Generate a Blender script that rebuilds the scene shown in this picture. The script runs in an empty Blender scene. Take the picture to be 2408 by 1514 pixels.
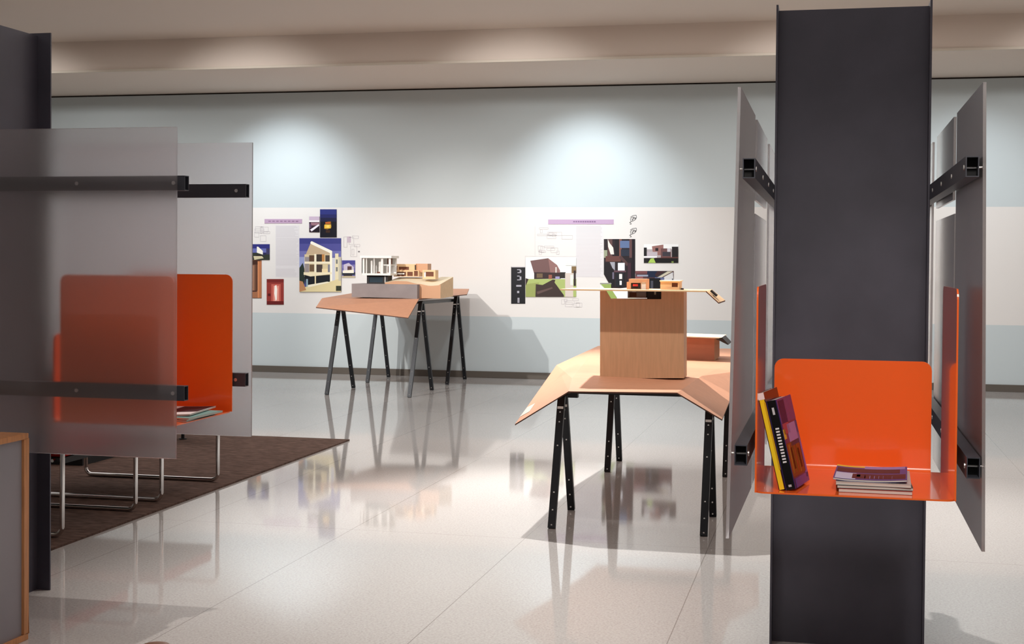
import bpy, bmesh, math, random
import numpy as np
from mathutils import Matrix, Vector
random.seed(7)
scene = bpy.context.scene
C = scene.collection

# ---------------------------------------------------------------- camera
FP, YAW, PITCH, ROLL, CY = 3273.743, -.2248, -.0189, .0077, 675.49
EYE = np.array([0., 0., 1.5])
_f = np.array([math.sin(YAW)*math.cos(PITCH), math.cos(YAW)*math.cos(PITCH), math.sin(PITCH)])
_r = np.array([math.cos(YAW), -math.sin(YAW), 0.]); _u = np.cross(_r, _f)
R_ = math.cos(ROLL)*_r + math.sin(ROLL)*_u
U_ = -math.sin(ROLL)*_r + math.cos(ROLL)*_u
cam = bpy.data.cameras.new('camera'); cam.sensor_width = 36; cam.sensor_fit = 'HORIZONTAL'
cam.lens = FP/2408*36; cam.shift_y = -(757-CY)/2408; cam.clip_start = .05; cam.clip_end = 100
co = bpy.data.objects.new('camera', cam); C.objects.link(co)
M = Matrix(((R_[0], U_[0], -_f[0], 0), (R_[1], U_[1], -_f[1], 0), (R_[2], U_[2], -_f[2], 1.5), (0, 0, 0, 1)))
co.matrix_world = M; scene.camera = co

def plane(px, py, ax, v):
    d = _f + R_*(px-1204)/FP + U_*(CY-py)/FP
    return Vector(EYE + d*((v-EYE[ax])/d[ax]))
def at(px, py, Y): return plane(px, py, 1, Y)          # point of the photo at depth Y
def flo(px, py, z=0.): return plane(px, py, 2, z)      # point of the photo at height z

# ---------------------------------------------------------------- world, lights, exposure
w = bpy.data.worlds.new('world'); scene.world = w; w.use_nodes = True
w.node_tree.nodes['Background'].inputs[0].default_value = (.75, .73, .72, 1)
w.node_tree.nodes['Background'].inputs[1].default_value = .25
scene.view_settings.view_transform = 'Standard'; scene.view_settings.look = 'None'
scene.view_settings.gamma = 1; scene.view_settings.use_curve_mapping = False
scene.view_settings.exposure = 0.03
def light(name, kind, loc, aim, energy, col=(1, 1, 1), **k):
    l = bpy.data.lights.new(name, kind); l.energy = energy; l.color = col
    for a, b in k.items(): setattr(l, a, b)
    o = bpy.data.objects.new(name, l); C.objects.link(o); o.location = loc
    d = Vector(aim)-Vector(loc); o.rotation_euler = d.to_track_quat('-Z', 'Y').to_euler()
    return o
R = math.radians
WARM = (1, .93, .86); COOL = (.86, .94, 1.0)
def spot(name, loc, aim, e, deg, blend=.6, col=WARM, r=.035):
    light(name, 'SPOT', loc, aim, e, col, spot_size=R(deg), spot_blend=blend, shadow_soft_size=r)
spot('spotlight_near_table', (-2.45, 9.9, 3.9), (-1.1, 8.1, .6), 1080, 76, .7, (1, .965, .925))
spot('spotlight_far_table', (-6.3, 8.4, 3.9), (-4.7, 15.8, 1.0), 1300, 32, .7, (1, .95, .9))
spot('spotlight_model_tower', (-1.2, 6.6, 3.9), (-1.1, 8.5, .9), 230, 32, .8)
spot('spotlight_left_unit', (-2.12, 6.4, 3.9), (-2.0, 5.2, 0), 200, 60, .9)
spot('spotlight_right_unit', (.35, 1.2, 3.9), (.08, 4.4, .9), 400, 44, .8, r=.22)
spot('fill_aisle', (-1.2, 4.0, 3.95), (-1.3, 4.6, 0), 70, 78, 1.0, r=.1)  # added fill for the foreground floor, not a lamp of the room
spot('fill_right_floor', (2.2, 8.0, 3.95), (1.7, 9.5, 0), 190, 80, 1.0, r=.1)  # extra fill lifting the floor on the right
spot('fill_middle_floor', (-3.2, 10.6, 3.95), (-3.0, 10.0, 0), 60, 80, 1.0, r=.1)  # unseen fill added over the middle of the floor
spot('fill_back_floor', (-1.6, 12.6, 3.95), (-2.0, 12.4, 0), 260, 92, 1.0, (1, .98, .95), r=.1)  # made-up lamp that brightens the far floor
for i, (X, e) in enumerate([(-11.5, 60), (-7.0, 170), (-2.95, 185), (1.6, 60), (4.5, 50)]):
    spot('wall_washer_and_fill', (X, 15.75, 3.66), (X, 17.32, 1.9), e, 84, 1.0, COOL, r=.06)  # two strongest follow the wall pools, the weaker ones are added fill
for i, X in enumerate([-9.6, -6.6, -3.4, -.2, 2.6]):
    spot('graphic_washer', (X, 12.2, 3.95), (X, 17.32, 1.45), 330, 62, 1.0, (1, .99, .98), r=.1)
light('ceiling_fill', 'AREA', (-1.5, 5.0, 4.02), (-1.5, 5.0, 0), 90, (1, .965, .94), shape='RECTANGLE', size=11, size_y=12)  # invented overhead area light, serves as ambient fill
light('far_fill', 'AREA', (-3, 12.3, 4.03), (-3, 12.3, 0), 200, (1, .985, .975), shape='RECTANGLE', size=15, size_y=3)  # added area light that lifts the back wall evenly
light('front_fill', 'AREA', (-1, -2.6, 2.6), (-1.5, 8, 1.2), 34, (1, .95, .93), shape='RECTANGLE', size=8, size_y=2.2)  # added soft fill from behind the camera

# ---------------------------------------------------------------- materials
def lin(c):
    c = c/255.
    return c/12.92 if c <= .04045 else ((c+.055)/1.055)**2.4
def rgb(t): return tuple(lin(x) for x in t)+(1,)
def new_mat(name):
    m = bpy.data.materials.new(name); m.use_nodes = True
    return m, m.node_tree.nodes, m.node_tree.links, m.node_tree.nodes['Principled BSDF']
def mat(name, col, rough=.5, metal=0., spec=.5, var=0., vscale=6., stretch=(1, 1, 1), bump=0., bscale=60., coat=0.):
    m, n, l, b = new_mat(name)
    c = rgb(col) if max(col) > 1 else tuple(col)+(1,)
    b.inputs['Base Color'].default_value = c; b.inputs['Roughness'].default_value = rough
    b.inputs['Metallic'].default_value = metal; b.inputs['Specular IOR Level'].default_value = spec
    b.inputs['Coat Weight'].default_value = coat; b.inputs['Coat Roughness'].default_value = .06
    if var or bump:
        tc = n.new('ShaderNodeTexCoord'); mp = n.new('ShaderNodeMapping'); mp.inputs['Scale'].default_value = stretch
        l.new(tc.outputs['Object'], mp.inputs[0])
    if var:
        t = n.new('ShaderNodeTexNoise'); t.inputs['Scale'].default_value = vscale; t.inputs['Detail'].default_value = 5
        l.new(mp.outputs[0], t.inputs['Vector'])
        mr = n.new('ShaderNodeMapRange'); mr.inputs[1].default_value = .3; mr.inputs[2].default_value = .7
        mr.inputs[3].default_value = 1-var; mr.inputs[4].default_value = 1+var; l.new(t.outputs[0], mr.inputs[0])
        vm = n.new('ShaderNodeVectorMath'); vm.operation = 'SCALE'; vm.inputs[0].default_value = c[:3]
        l.new(mr.outputs[0], vm.inputs['Scale']); l.new(vm.outputs[0], b.inputs['Base Color'])
    if bump:
        t = n.new('ShaderNodeTexNoise'); t.inputs['Scale'].default_value = bscale
        l.new(mp.outputs[0], t.inputs['Vector']); bp = n.new('ShaderNodeBump'); bp.inputs['Strength'].default_value = bump
        l.new(t.outputs[0], bp.inputs['Height']); l.new(bp.outputs[0], b.inputs['Normal'])
    return m
_cc = {}
def ink(c, rough=.42):
    k = (tuple(c), rough)
    if k not in _cc: _cc[k] = mat('ink_%d_%d_%d' % tuple(c), c, rough, spec=.3)
    return _cc[k]

def floor_material():
    m, n, l, b = new_mat('terrazzo')
    g = n.new('ShaderNodeNewGeometry'); sx = n.new('ShaderNodeSeparateXYZ'); l.new(g.outputs['Position'], sx.inputs[0])
    def mth(op, a, bb=None, c=None):
        q = n.new('ShaderNodeMath'); q.operation = op
        for i, v in enumerate((a, bb, c)):
            if v is None: continue
            if isinstance(v, (int, float)): q.inputs[i].default_value = v
            else: l.new(v, q.inputs[i])
        return q.outputs[0]
    def joint(s, off, w_=.985):
        f = mth('FRACT', mth('DIVIDE', mth('ADD', s, off), w_))
        return mth('LESS_THAN', mth('ABSOLUTE', mth('SUBTRACT', f, .5)), .0021*.985/w_)
    j = mth('MAXIMUM', joint(sx.outputs[0], .61+.4925+9.85), joint(sx.outputs[1], -7.33+1.4775+29.55, 2.955))
    v = n.new('ShaderNodeTexVoronoi'); v.inputs['Scale'].default_value = 190; l.new(g.outputs['Position'], v.inputs['Vector'])
    t = n.new('ShaderNodeTexNoise'); t.inputs['Scale'].default_value = 95; t.inputs['Detail'].default_value = 6; l.new(g.outputs['Position'], t.inputs['Vector'])
    r1 = n.new('ShaderNodeValToRGB'); e = r1.color_ramp.elements
    e[0].position = .32; e[0].color = rgb((183, 179, 176)); e[1].position = .62; e[1].color = rgb((199, 196, 194)); l.new(t.outputs[0], r1.inputs[0])
    sp = n.new('ShaderNodeSeparateColor'); l.new(v.outputs['Color'], sp.inputs[0])
    dk = mth('LESS_THAN', sp.outputs[0], .12)
    mx = n.new('ShaderNodeMix'); mx.data_type = 'RGBA'; l.new(mth('MULTIPLY', dk, .16), mx.inputs[0]); l.new(r1.outputs[0], mx.inputs[6]); mx.inputs[7].default_value = rgb((120, 114, 110))
    mj = n.new('ShaderNodeMix'); mj.data_type = 'RGBA'; l.new(mth('MULTIPLY', j, .55), mj.inputs[0]); l.new(mx.outputs[2], mj.inputs[6]); mj.inputs[7].default_value = rgb((112, 104, 98))
    l.new(mj.outputs[2], b.inputs['Base Color'])
    b.inputs['Roughness'].default_value = .055; b.inputs['IOR'].default_value = 1.5
    t2 = n.new('ShaderNodeTexNoise'); t2.inputs['Scale'].default_value = 1.3; l.new(g.outputs['Position'], t2.inputs['Vector'])
    bp = n.new('ShaderNodeBump'); bp.inputs['Strength'].default_value = .03; bp.inputs['Distance'].default_value = .02
    l.new(t2.outputs[0], bp.inputs['Height']); l.new(bp.outputs[0], b.inputs['Normal'])
    return m
def wall_material():
    m, n, l, b = new_mat('wall_paint')
    g = n.new('ShaderNodeNewGeometry'); sx = n.new('ShaderNodeSeparateXYZ'); l.new(g.outputs['Position'], sx.inputs[0])
    def c(op, a, v):
        q = n.new('ShaderNodeMath'); q.operation = op; l.new(a, q.inputs[0])
        if isinstance(v, float): q.inputs[1].default_value = v
        else: l.new(v, q.inputs[1])
        return q.outputs[0]
    band = c('MULTIPLY', c('GREATER_THAN', sx.outputs[2], .787), c('LESS_THAN', sx.outputs[2], 2.184))
    mx = n.new('ShaderNodeMix'); mx.data_type = 'RGBA'; l.new(band, mx.inputs[0])
    mx.inputs[6].default_value = rgb((199, 208, 210)); mx.inputs[7].default_value = rgb((227, 223, 219))
    l.new(mx.outputs[2], b.inputs['Base Color']); b.inputs['Roughness'].default_value = .55; b.inputs['Specular IOR Level'].default_value = .25
    return m
def frosted_material():
    m, n, l, b = new_mat('frosted_acrylic')
    b.inputs['Base Color'].default_value = (.88, .85, .87, 1); b.inputs['Roughness'].default_value = .27
    b.inputs['Transmission Weight'].default_value = 1; b.inputs['IOR'].default_value = 1.42
    d = n.new('ShaderNodeBsdfDiffuse'); d.inputs[0].default_value = (.50, .47, .47, 1)
    tr = n.new('ShaderNodeBsdfTranslucent'); tr.inputs[0].default_value = (.55, .52, .53, 1)
    m1 = n.new('ShaderNodeMixShader'); m1.inputs[0].default_value = .5; l.new(d.outputs[0], m1.inputs[1]); l.new(tr.outputs[0], m1.inputs[2])
    m2 = n.new('ShaderNodeMixShader'); m2.inputs[0].default_value = .115; l.new(b.outputs[0], m2.inputs[1]); l.new(m1.outputs[0], m2.inputs[2])
    l.new(m2.outputs[0], n['Material Output'].inputs[0])
    return m
MT = dict(
    floor=floor_material(), wall=wall_material(), frost=frosted_material(),
    ceiling=mat('ceiling_paint', (226, 212, 200), .7, spec=.2), plain=mat('side_wall_paint', (200, 196, 190), .7, spec=.2),
    lip=mat('cove_lip_paint', (216, 205, 190), .6), gap=mat('shadow_gap_black', (52, 45, 38), .8), base=mat('baseboard_vinyl', (92, 84, 76), .55),
    steel=mat('blackened_steel', (.084, .081, .106), .47, .25, .5, var=.16, vscale=3.2, bump=.03, bscale=9),
    rail=mat('rail_steel', (.050, .052, .066), .42, .2, .5, var=.08), hollow=mat('rail_inside_shade', (.006, .006, .007), .8),
    bolt=mat('bolt_zinc', (.75, .74, .72), .3, .9), chrome=mat('chrome', (.80, .80, .80), .09, 1.),
    orange=mat('orange_lacquer', (.93, .145, .020), .20, 0, .5, coat=.7),
    oak=mat('oak_edge', (206, 142, 92), .45, var=.14, vscale=9, stretch=(8, 8, 1)), grey_lam=mat('grey_laminate', (150, 146, 152), .5, var=.02),
    carpet=mat('carpet_pile', (100, 80, 72), .97, spec=.1, var=.38, vscale=42, stretch=(.35, 1, 1), bump=.7, bscale=260),
    fibre=mat('fibreboard', (204, 150, 120), .5, spec=.35, var=.035, vscale=22), ply=mat('birch_veneer', (214, 170, 132), .5, var=.07, vscale=7, stretch=(9, 9, .8)),
    fedge=mat('fibreboard_edge', (92, 58, 44), .7), bass=mat('basswood', (236, 196, 150), .5, var=.05, vscale=20), tan=mat('tan_board', (208, 158, 122), .55),
    concrete=mat('grey_cast_model', (146, 138, 138), .8, var=.07, vscale=9), cream=mat('cream_board', (246, 234, 205), .55), white=mat('white_card', (242, 240, 236), .5),
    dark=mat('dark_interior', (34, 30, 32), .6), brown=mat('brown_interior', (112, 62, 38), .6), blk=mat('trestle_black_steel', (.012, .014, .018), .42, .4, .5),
    red=mat('red_wool', (150, 30, 24), .9, spec=.1, bump=.4, bscale=120), black=mat('matte_black', (18, 18, 20), .7), paper=mat('paper_pages', (205, 198, 190), .8),
    glassg=mat('model_glass', (60, 74, 84), .1), redmodel=mat('red_model_part', (206, 46, 40), .5), wood=mat('brown_wood', (134, 92, 66), .45, var=.1),
)

# ---------------------------------------------------------------- mesh helpers
class MB:
    def __init__(s): s.v = []; s.f = []; s.m = []; s.mats = []
    def mi(s, m):
        m = MT[m] if isinstance(m, str) else m
        if m not in s.mats: s.mats.append(m)
        return s.mats.index(m)
    def add(s, vs, fs, m):
        o = len(s.v); k = s.mi(m); s.v += [tuple(x) for x in vs]; s.f += [tuple(o+i for i in f) for f in fs]; s.m += [k]*len(fs)
    def hexa(s, b, t, m):       # four bottom points, four top points, both counter-clockwise
        s.add(list(b)+list(t), [(3, 2, 1, 0), (4, 5, 6, 7), (0, 1, 5, 4), (1, 2, 6, 5), (2, 3, 7, 6), (3, 0, 4, 7)], m)
    def box(s, x0, y0, z0, x1, y1, z1, m):
        s.hexa([(x0, y0, z0), (x1, y0, z0), (x1, y1, z0), (x0, y1, z0)], [(x0, y0, z1), (x1, y0, z1), (x1, y1, z1), (x0, y1, z1)], m)
    def bar(s, a, b, w, h, m, up=(0, 0, 1)):
        a = Vector(a); b = Vector(b); d = (b-a).normalized(); u = Vector(up)
        sd = d.cross(u).normalized(); u = sd.cross(d).normalized(); c = [(-w/2, -h/2), (w/2, -h/2), (w/2, h/2), (-w/2, h/2)]
        s.hexa([a+sd*p+u*q for p, q in c], [b+sd*p+u*q for p, q in c], m)
    def tube(s, pts, r, m, n=12):
        pts = [Vector(p) for p in pts]; rings = []; o = len(s.v); u = None
        for i, p in enumerate(pts):
            d = (pts[min(i+1, len(pts)-1)]-pts[max(i-1, 0)]).normalized()
            if u is None: u = d.orthogonal().normalized()
            u = (u-d*u.dot(d)).normalized(); w_ = d.cross(u)
            rings.append([p+u*r*math.cos(a*2*math.pi/n)+w_*r*math.sin(a*2*math.pi/n) for a in range(n)])
        vs = [q for g in rings for q in g]; fs = []
        for i in range(len(pts)-1):
            for a in range(n): fs.append((i*n+a, i*n+(a+1) % n, (i+1)*n+(a+1) % n, (i+1)*n+a))
        fs += [tuple(reversed(range(n))), tuple((len(pts)-1)*n+a for a in range(n))]
        s.add(vs, fs, m)
    def prism(s, poly, n, m, medge=None):    # polygon extruded along vector n
        n = Vector(n); k = len(poly); p = [Vector(q) for q in poly]
        s.add(p+[q+n for q in p], [tuple(range(k)), tuple(reversed(range(k, 2*k)))], m)
        s.add(p+[q+n for q in p], [(i, i+k, (i+1) % k+k, (i+1) % k) for i in range(k)], medge or m)
    def sheet(s, vs, fs, th, m, medge=None):  # folded board of thickness th hanging under its top surface
        k = len(vs); vs = [Vector(v) for v in vs]; lo = [v-Vector((0, 0, th)) for v in vs]
        s.add(vs+lo, [tuple(f) for f in fs]+[tuple(i+k for i in reversed(f)) for f in fs], m)
        ed = {}
        for f in fs:
            for i in range(len(f)):
                e = (f[i], f[(i+1) % len(f)]); ed[e] = 1
        out = [e for e in ed if (e[1], e[0]) not in ed]
        s.add(vs+lo, [(a, a+k, b+k, b) for a, b in out], medge or m)
    def build(s, name, parent=None, loc=None, bevel=0, smooth=False, fix=True):
        me = bpy.data.meshes.new(name); me.from_pydata(s.v, [], s.f); o = bpy.data.objects.new(name, me)
        for m in s.mats: me.materials.append(m)
        for p, k in zip(me.polygons, s.m): p.material_index = k
        if fix:
            bm = bmesh.new(); bm.from_mesh(me)
            if bevel: bmesh.ops.remove_doubles(bm, verts=bm.verts, dist=1e-5)
            bmesh.ops.recalc_face_normals(bm, faces=bm.faces); bm.to_mesh(me); bm.free()
        if smooth:
            for p in me.polygons: p.use_smooth = True
            e = o.modifiers.new('wn', 'EDGE_SPLIT'); e.split_angle = R(35)
        C.objects.link(o)
        if loc is not None:
            o.location = loc
            me.transform(Matrix.Translation(-Vector(loc)))
        if parent is not None:
            o.parent = parent; o.matrix_parent_inverse = Matrix.Translation(-parent.location)
        if bevel:
            b = o.modifiers.new('bevel', 'BEVEL'); b.width = bevel; b.segments = 2; b.limit_method = 'ANGLE'; b.angle_limit = R(40)
        return o
def empty(name, loc, label, cat, group=None):
    o = bpy.data.objects.new(name, None); C.objects.link(o); o.location = loc; o.empty_display_size = .1
    return tag(o, label, cat, group)
def tag(o, label, cat, group=None):
    o['label'] = label; o['category'] = cat
    if group: o['group'] = group
    return o
def struct(name, mb, **k):
    o = mb.build(name, **k); o['kind'] = 'structure'; return o
def roundrect(u0, v0, u1, v1, r, corners='tltrblbr', n=6):
    P = []
    def arc(cx, cy, a0):
        for i in range(n+1):
            a = R(a0+90*i/n); P.append((cx+r*math.cos(a), cy+r*math.sin(a)))
    for key, (cx, cy), a0, c in [('br', (u1-r, v0+r), 270, (u1, v0)), ('tr', (u1-r, v1-r), 0, (u1, v1)), ('tl', (u0+r, v1-r), 90, (u0, v1)), ('bl', (u0+r, v0+r), 180, (u0, v0))]:
        if key in corners: arc(cx, cy, a0)
        else: P.append(c)
    return P

# ---------------------------------------------------------------- the room
WY = 17.32
X0, X1, Y0 = -13.5, 6.5, -4.0
b = MB(); b.box(X0, Y0, -.1, X1, WY+.1, 0, 'floor'); struct('floor', b)
b = MB(); b.box(X0-.2, WY, 0, X1+.2, WY+.15, 3.70, 'wall'); struct('wall_back', b)
b = MB(); b.box(X0, WY+.02, 3.70, X1, WY+.15, 3.80, 'gap'); struct('trim_1', b)
b = MB(); b.box(X0-.15, Y0, 0, X0, WY, 4.2, 'plain'); struct('wall_left', b)
b = MB(); b.box(X1, Y0, 0, X1+.15, WY, 4.2, 'plain'); struct('wall_right', b)
b = MB(); b.box(X0, Y0-.15, 0, X1, Y0, 4.2, 'plain'); struct('wall_front', b)
b = MB()
b.box(X0, 15.14, 3.72, X1, WY+.02, 4.3, 'ceiling')
b.box(X0, Y0, 4.085, X1, 15.14, 4.3, 'ceiling')
struct('ceiling', b)
b = MB(); b.box(X0, 15.115, 3.712, X1, 15.165, 3.742, 'lip'); struct('trim_2', b, bevel=.004)
b = MB(); b.box(X0, WY-.02, 0, X1, WY, .084, 'base'); struct('baseboard_back', b, bevel=.003)

# ---------------------------------------------------------------- prints mounted on the wall
def P_(px, py, off): return at(px, py, WY-off)
def rect(x0, y0, x1, y1): return [(x0, y0), (x1, y0), (x1, y1), (x0, y1)]
def card(name, label, cat, shapes, outline, base, group=None, th=.006):
    mb = MB(); mb.prism([P_(x, y, th) for x, y in outline], (0, th-.0004, 0), ink(base))
    for i, (col, poly) in enumerate(shapes):
        poly = rect(*poly) if len(poly) == 4 and not isinstance(poly[0], tuple) else poly
        pts = [P_(x, y, th+.0008+.0003*i) for x, y in poly]; mb.prism(pts, (0, .0006, 0), ink(col))
    x = sum(p[0] for p in outline)/len(outline); y = max(p[1] for p in outline)
    return tag(mb.build(name, loc=P_(x, y, 0)), label, cat, group)
def lines(col, x0, y0, x1, y1, step, ragged=0, th=.45):
    out = []; y = y0
    while y < y1:
        xe = x1-(random.random()*ragged*(x1-x0))
        out.append((col, (x0, y, xe, y+step*th))); y += step
    return out
def strokes(col, segs, t=.8):
    out = []
    for x0, y0, x1, y1 in segs:
        d = math.hypot(x1-x0, y1-y0) or 1; nx, ny = -(y1-y0)/d*t/2, (x1-x0)/d*t/2
        out.append((col, [(x0+nx, y0+ny), (x1+nx, y1+ny), (x1-nx, y1-ny), (x0-nx, y0-ny)]))
    return out
def drawn(name, label, cat, shapes, x, y, group=None):     # ink standing straight on the banner
    mb = MB()
    for i, (col, poly) in enumerate(shapes):
        poly = rect(*poly) if len(poly) == 4 and not isinstance(poly[0], tuple) else poly
        mb.prism([P_(a, c, .0016+(.0003+.0002*(i % 4) if i else 0)) for a, c in poly], (0, .0012, 0), ink(col))
    return tag(mb.build(name, loc=P_(x, y, 0)), label, cat, group)
GP = 'photographs mounted on the wall'
# left group
s = [((150, 118, 150), (622+i*9.2, 518.8, 622+i*9.2+5.6, 521.4)) for i in range(1, 9)]
card('title_strip', 'short mauve title strip above the grey text, left end of the wall display', 'sign', s, rect(622, 515, 710, 525), (186, 158, 184), 'mauve title strips')
card('photograph', 'small photo of a white ramp, upper left of the night photo', 'photograph',
     [((196, 176, 196), (727, 509, 751, 518)), ((238, 232, 234), (727, 518, 751, 522)), ((52, 34, 48), (727, 522, 751, 546)), ((150, 110, 120), (731, 523, 751, 530)), ((236, 232, 240), [(729, 540), (749, 527), (751, 530), (733, 544)]), ((24, 14, 26), [(733, 545), (748, 534), (751, 536), (751, 546)]), ((90, 66, 96), (727, 526, 732, 536))],
     rect(727, 509, 751.5, 546), (52, 34, 48), GP)
s = [((38, 46, 118), (752.5, 492, 791.5, 504)), ((30, 34, 92), (752.5, 504, 791.5, 512)), ((22, 24, 60), (752.5, 512, 791.5, 521)), ((13, 13, 26), (752.5, 521, 791.5, 558)),
     ((120, 84, 24), [(762, 530), (770, 521), (778, 520), (779, 528), (780, 534), (770, 540), (762, 538)]), ((236, 190, 66), (763, 528, 778, 537)), ((250, 214, 110), (768, 530, 774, 535)), ((190, 96, 40), (765, 522, 777, 526)), ((60, 34, 20), (766, 541, 776, 547))]
card('photograph', 'tall night photo with deep blue sky and a yellow glow', 'photograph', s, rect(752.5, 492, 791.5, 558), (14, 14, 28), GP)
s = [((58, 60, 128), (704, 560, 802, 573)), ((78, 78, 146), (704, 573, 802, 590)), ((112, 112, 172), (704, 590, 802, 604)), ((150, 158, 202), (704, 604, 718, 640)),
     ((40, 52, 46), [(704, 630), (712, 618), (718, 640), (716, 668), (704, 660)]),
     ((196, 172, 140), [(730, 573), (732, 569), (778, 592), (776, 598), (742, 598), (716, 606), (720, 596)]), ((248, 244, 228), [(730, 569), (733, 567), (781, 590), (781, 595), (776, 595), (730, 573)]),
     ((214, 196, 156), (716, 598, 780, 650)), ((96, 70, 52), (727, 600, 740, 616)), ((60, 52, 46), (744, 598, 757, 616)), ((190, 132, 72), (757, 598, 763, 616)), ((74, 66, 60), (765, 600, 775, 616)), ((150, 140, 140), (717, 604, 727, 640)),
     ((244, 232, 202), (716, 615, 778, 620)), ((110, 86, 62), (728, 622, 740, 638)), ((74, 62, 56), (744, 622, 758, 640)), ((236, 214, 168), (757, 632, 771, 640)), ((128, 126, 136), (771, 622, 776, 640)),
     ((246, 236, 208), (739, 597, 744, 652)), ((250, 244, 222), (776, 592, 781, 668)), ((240, 226, 190), [(714, 640), (780, 640), (780, 644), (730, 650), (714, 646)]),
     ((22, 26, 32), [(716, 646), (730, 650), (776, 646), (776, 664), (720, 678)]), ((230, 212, 170), (740, 648, 743, 676)), ((150, 176, 190), (720, 656, 724, 676)), ((206, 206, 214), (781, 606, 790, 668)), ((230, 218, 182), (788, 596, 796, 660)), ((120, 122, 120), (790, 610, 794, 620)), ((120, 122, 120), (790, 628, 794, 638)),
     ((222, 206, 158), [(712, 676), (776, 662), (802, 654), (802, 686), (704, 686)]), ((186, 132, 92), [(704, 660), (712, 662), (720, 682), (704, 686)]), ((50, 54, 40), (790, 672, 802, 684)), ((196, 190, 172), (796, 604, 802, 660)), ((240, 232, 206), [(724, 670), (770, 662), (776, 664), (724, 676)])]
card('photograph', 'largest photo on the left, a white house with balconies under blue sky', 'photograph', s, rect(704, 560, 802, 685.5), (90, 90, 150), GP)
s = [((70, 66, 140), (804, 612, 835, 622)), ((120, 112, 170), (804, 622, 835, 630)), ((196, 186, 204), [(808, 622), (820, 618), (832, 628), (832, 640), (808, 638)]), ((86, 56, 60), (817, 626, 827, 638)), ((28, 40, 56), (804, 640, 835, 646)), ((238, 232, 214), [(806, 636), (832, 634), (832, 642), (806, 642)]), ((44, 40, 46), (808, 644, 828, 650)), ((200, 184, 150), (804, 649, 835, 652.5))]
card('photograph', 'small blue photo touching the right side of the large house photo', 'photograph', s, rect(804, 612, 835, 652.5), (100, 94, 150), GP)
s = [((120, 84, 64), (588, 612, 615, 700)), ((66, 38, 28), (588, 612, 612, 622)), ((160, 116, 92), (590, 624, 598, 684)), ((92, 58, 44), (601, 622, 605, 690)), ((214, 138, 92), (606, 614, 609, 700)), ((182, 116, 78), (609, 614, 615, 700)), ((166, 110, 78), (588, 684, 606, 700)), ((78, 48, 40), (588, 683, 604, 686))]
card('photograph', 'tall brown interior photo below the little blue-sky photo', 'photograph', s, rect(584, 609, 615, 701), (124, 84, 64), GP)
s = [((44, 46, 120), (588, 574, 634, 584)), ((100, 106, 170), (588, 584, 634, 594)), ((244, 240, 226), [(604, 580), (607, 580), (618, 590), (618, 599), (604, 599)]), ((46, 52, 44), [(588, 596), (604, 594), (622, 600), (634, 590), (634, 611), (588, 611)]), ((40, 30, 32), (602, 599, 616, 604)), ((206, 196, 160), [(596, 602), (616, 602), (620, 607), (598, 611)]), ((60, 56, 92), (626, 584, 634, 598))]
card('photograph', 'little photo of a white house on a dark hill against blue sky', 'photograph', s, rect(584, 574, 634, 611), (40, 40, 84), GP, th=.008)
s = [((150, 56, 50), (627, 656, 667, 716)), ((120, 38, 36), (627, 656, 667, 664)), ((196, 96, 84), (638, 668, 660, 712)), ((232, 150, 134), (643, 672, 656, 710)), ((255, 246, 236), [(646, 672), (650, 670), (652, 680), (651, 704), (648, 708), (645, 690)]), ((104, 30, 30), (627, 708, 667, 716)), ((92, 22, 26), (630, 690, 636, 696))]
card('photograph', 'red photo with a vertical white flare', 'photograph', s, rect(627, 656, 667, 716), (150, 54, 48), GP)
LG = (206, 201, 203)
drawn('printed_text', 'column of small grey text left of the large house photo', 'text', [((219, 215, 216), (648, 530, 703.5, 651.5))]+lines(LG, 649, 531, 702, 556, 3.1, .3)+lines(LG, 649, 560, 703, 624, 3.1, .12)+lines(LG, 649, 632, 698, 650, 3.1, .2), 676, 652, 'printed grey text columns')
def plan(x0, y0, x1, y1, n, seed, col=(196, 190, 192)):
    rr = random.Random(seed); S = []
    for _ in range(n):
        a = x0+rr.random()*(x1-x0)*.7; c = y0+rr.random()*(y1-y0)*.7; d = min(x1, a+4+rr.random()*(x1-x0)*.35); e = min(y1, c+3+rr.random()*(y1-y0)*.4)
        S += [(a, c, d, c), (d, c, d, e), (d, e, a, e), (a, e, a, c)]
    return strokes(col, S, .7)
drawn('printed_drawing', 'faint floor plan drawing above the little blue-sky photo', 'drawing', plan(590, 532, 640, 568, 7, 3), 615, 570, 'faint printed drawings')
drawn('printed_drawing', 'faint plan drawing with a small mauve square, right of the large house photo', 'drawing', plan(808, 548, 846, 606, 6, 5)+[((196, 178, 190), (816, 556, 825, 570)), ((120, 116, 118), (842, 590, 846, 593))], 826, 607, 'faint printed drawings')
# right group
s = [((132, 100, 140), (1348+i*5.4, 519.6, 1348+i*5.4+4.0, 522.6)) for i in range(10)]
card('title_strip', 'long mauve title strip above the right group of prints', 'sign', s, rect(1289, 516, 1443, 527), (188, 160, 190), 'mauve title strips')
drawn('printed_text', 'column of small grey text left of the staircase photo', 'text', [((222, 219, 220), (1354, 530, 1419, 651.5))]+lines(LG, 1355, 531, 1418, 650, 3.1, .12), 1386, 652, 'printed grey text columns')
drawn('printed_drawing', 'faint row of plans under the long title strip', 'drawing', plan(1258, 535, 1350, 562, 9, 11), 1304, 563, 'faint printed drawings')
drawn('printed_drawing', 'faint elevation above the photo of the red house', 'drawing', plan(1265, 570, 1328, 600, 8, 12)+strokes((204, 200, 200), [(1235, 602, 1355, 603), (1235, 602, 1235, 690), (1258, 532, 1258, 602)], .6), 1297, 601, 'faint printed drawings')
drawn('printed_drawing', 'faint section drawing under the photo of the red house', 'drawing', plan(1320, 700, 1372, 722, 7, 13), 1346, 724, 'faint printed drawings')
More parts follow.
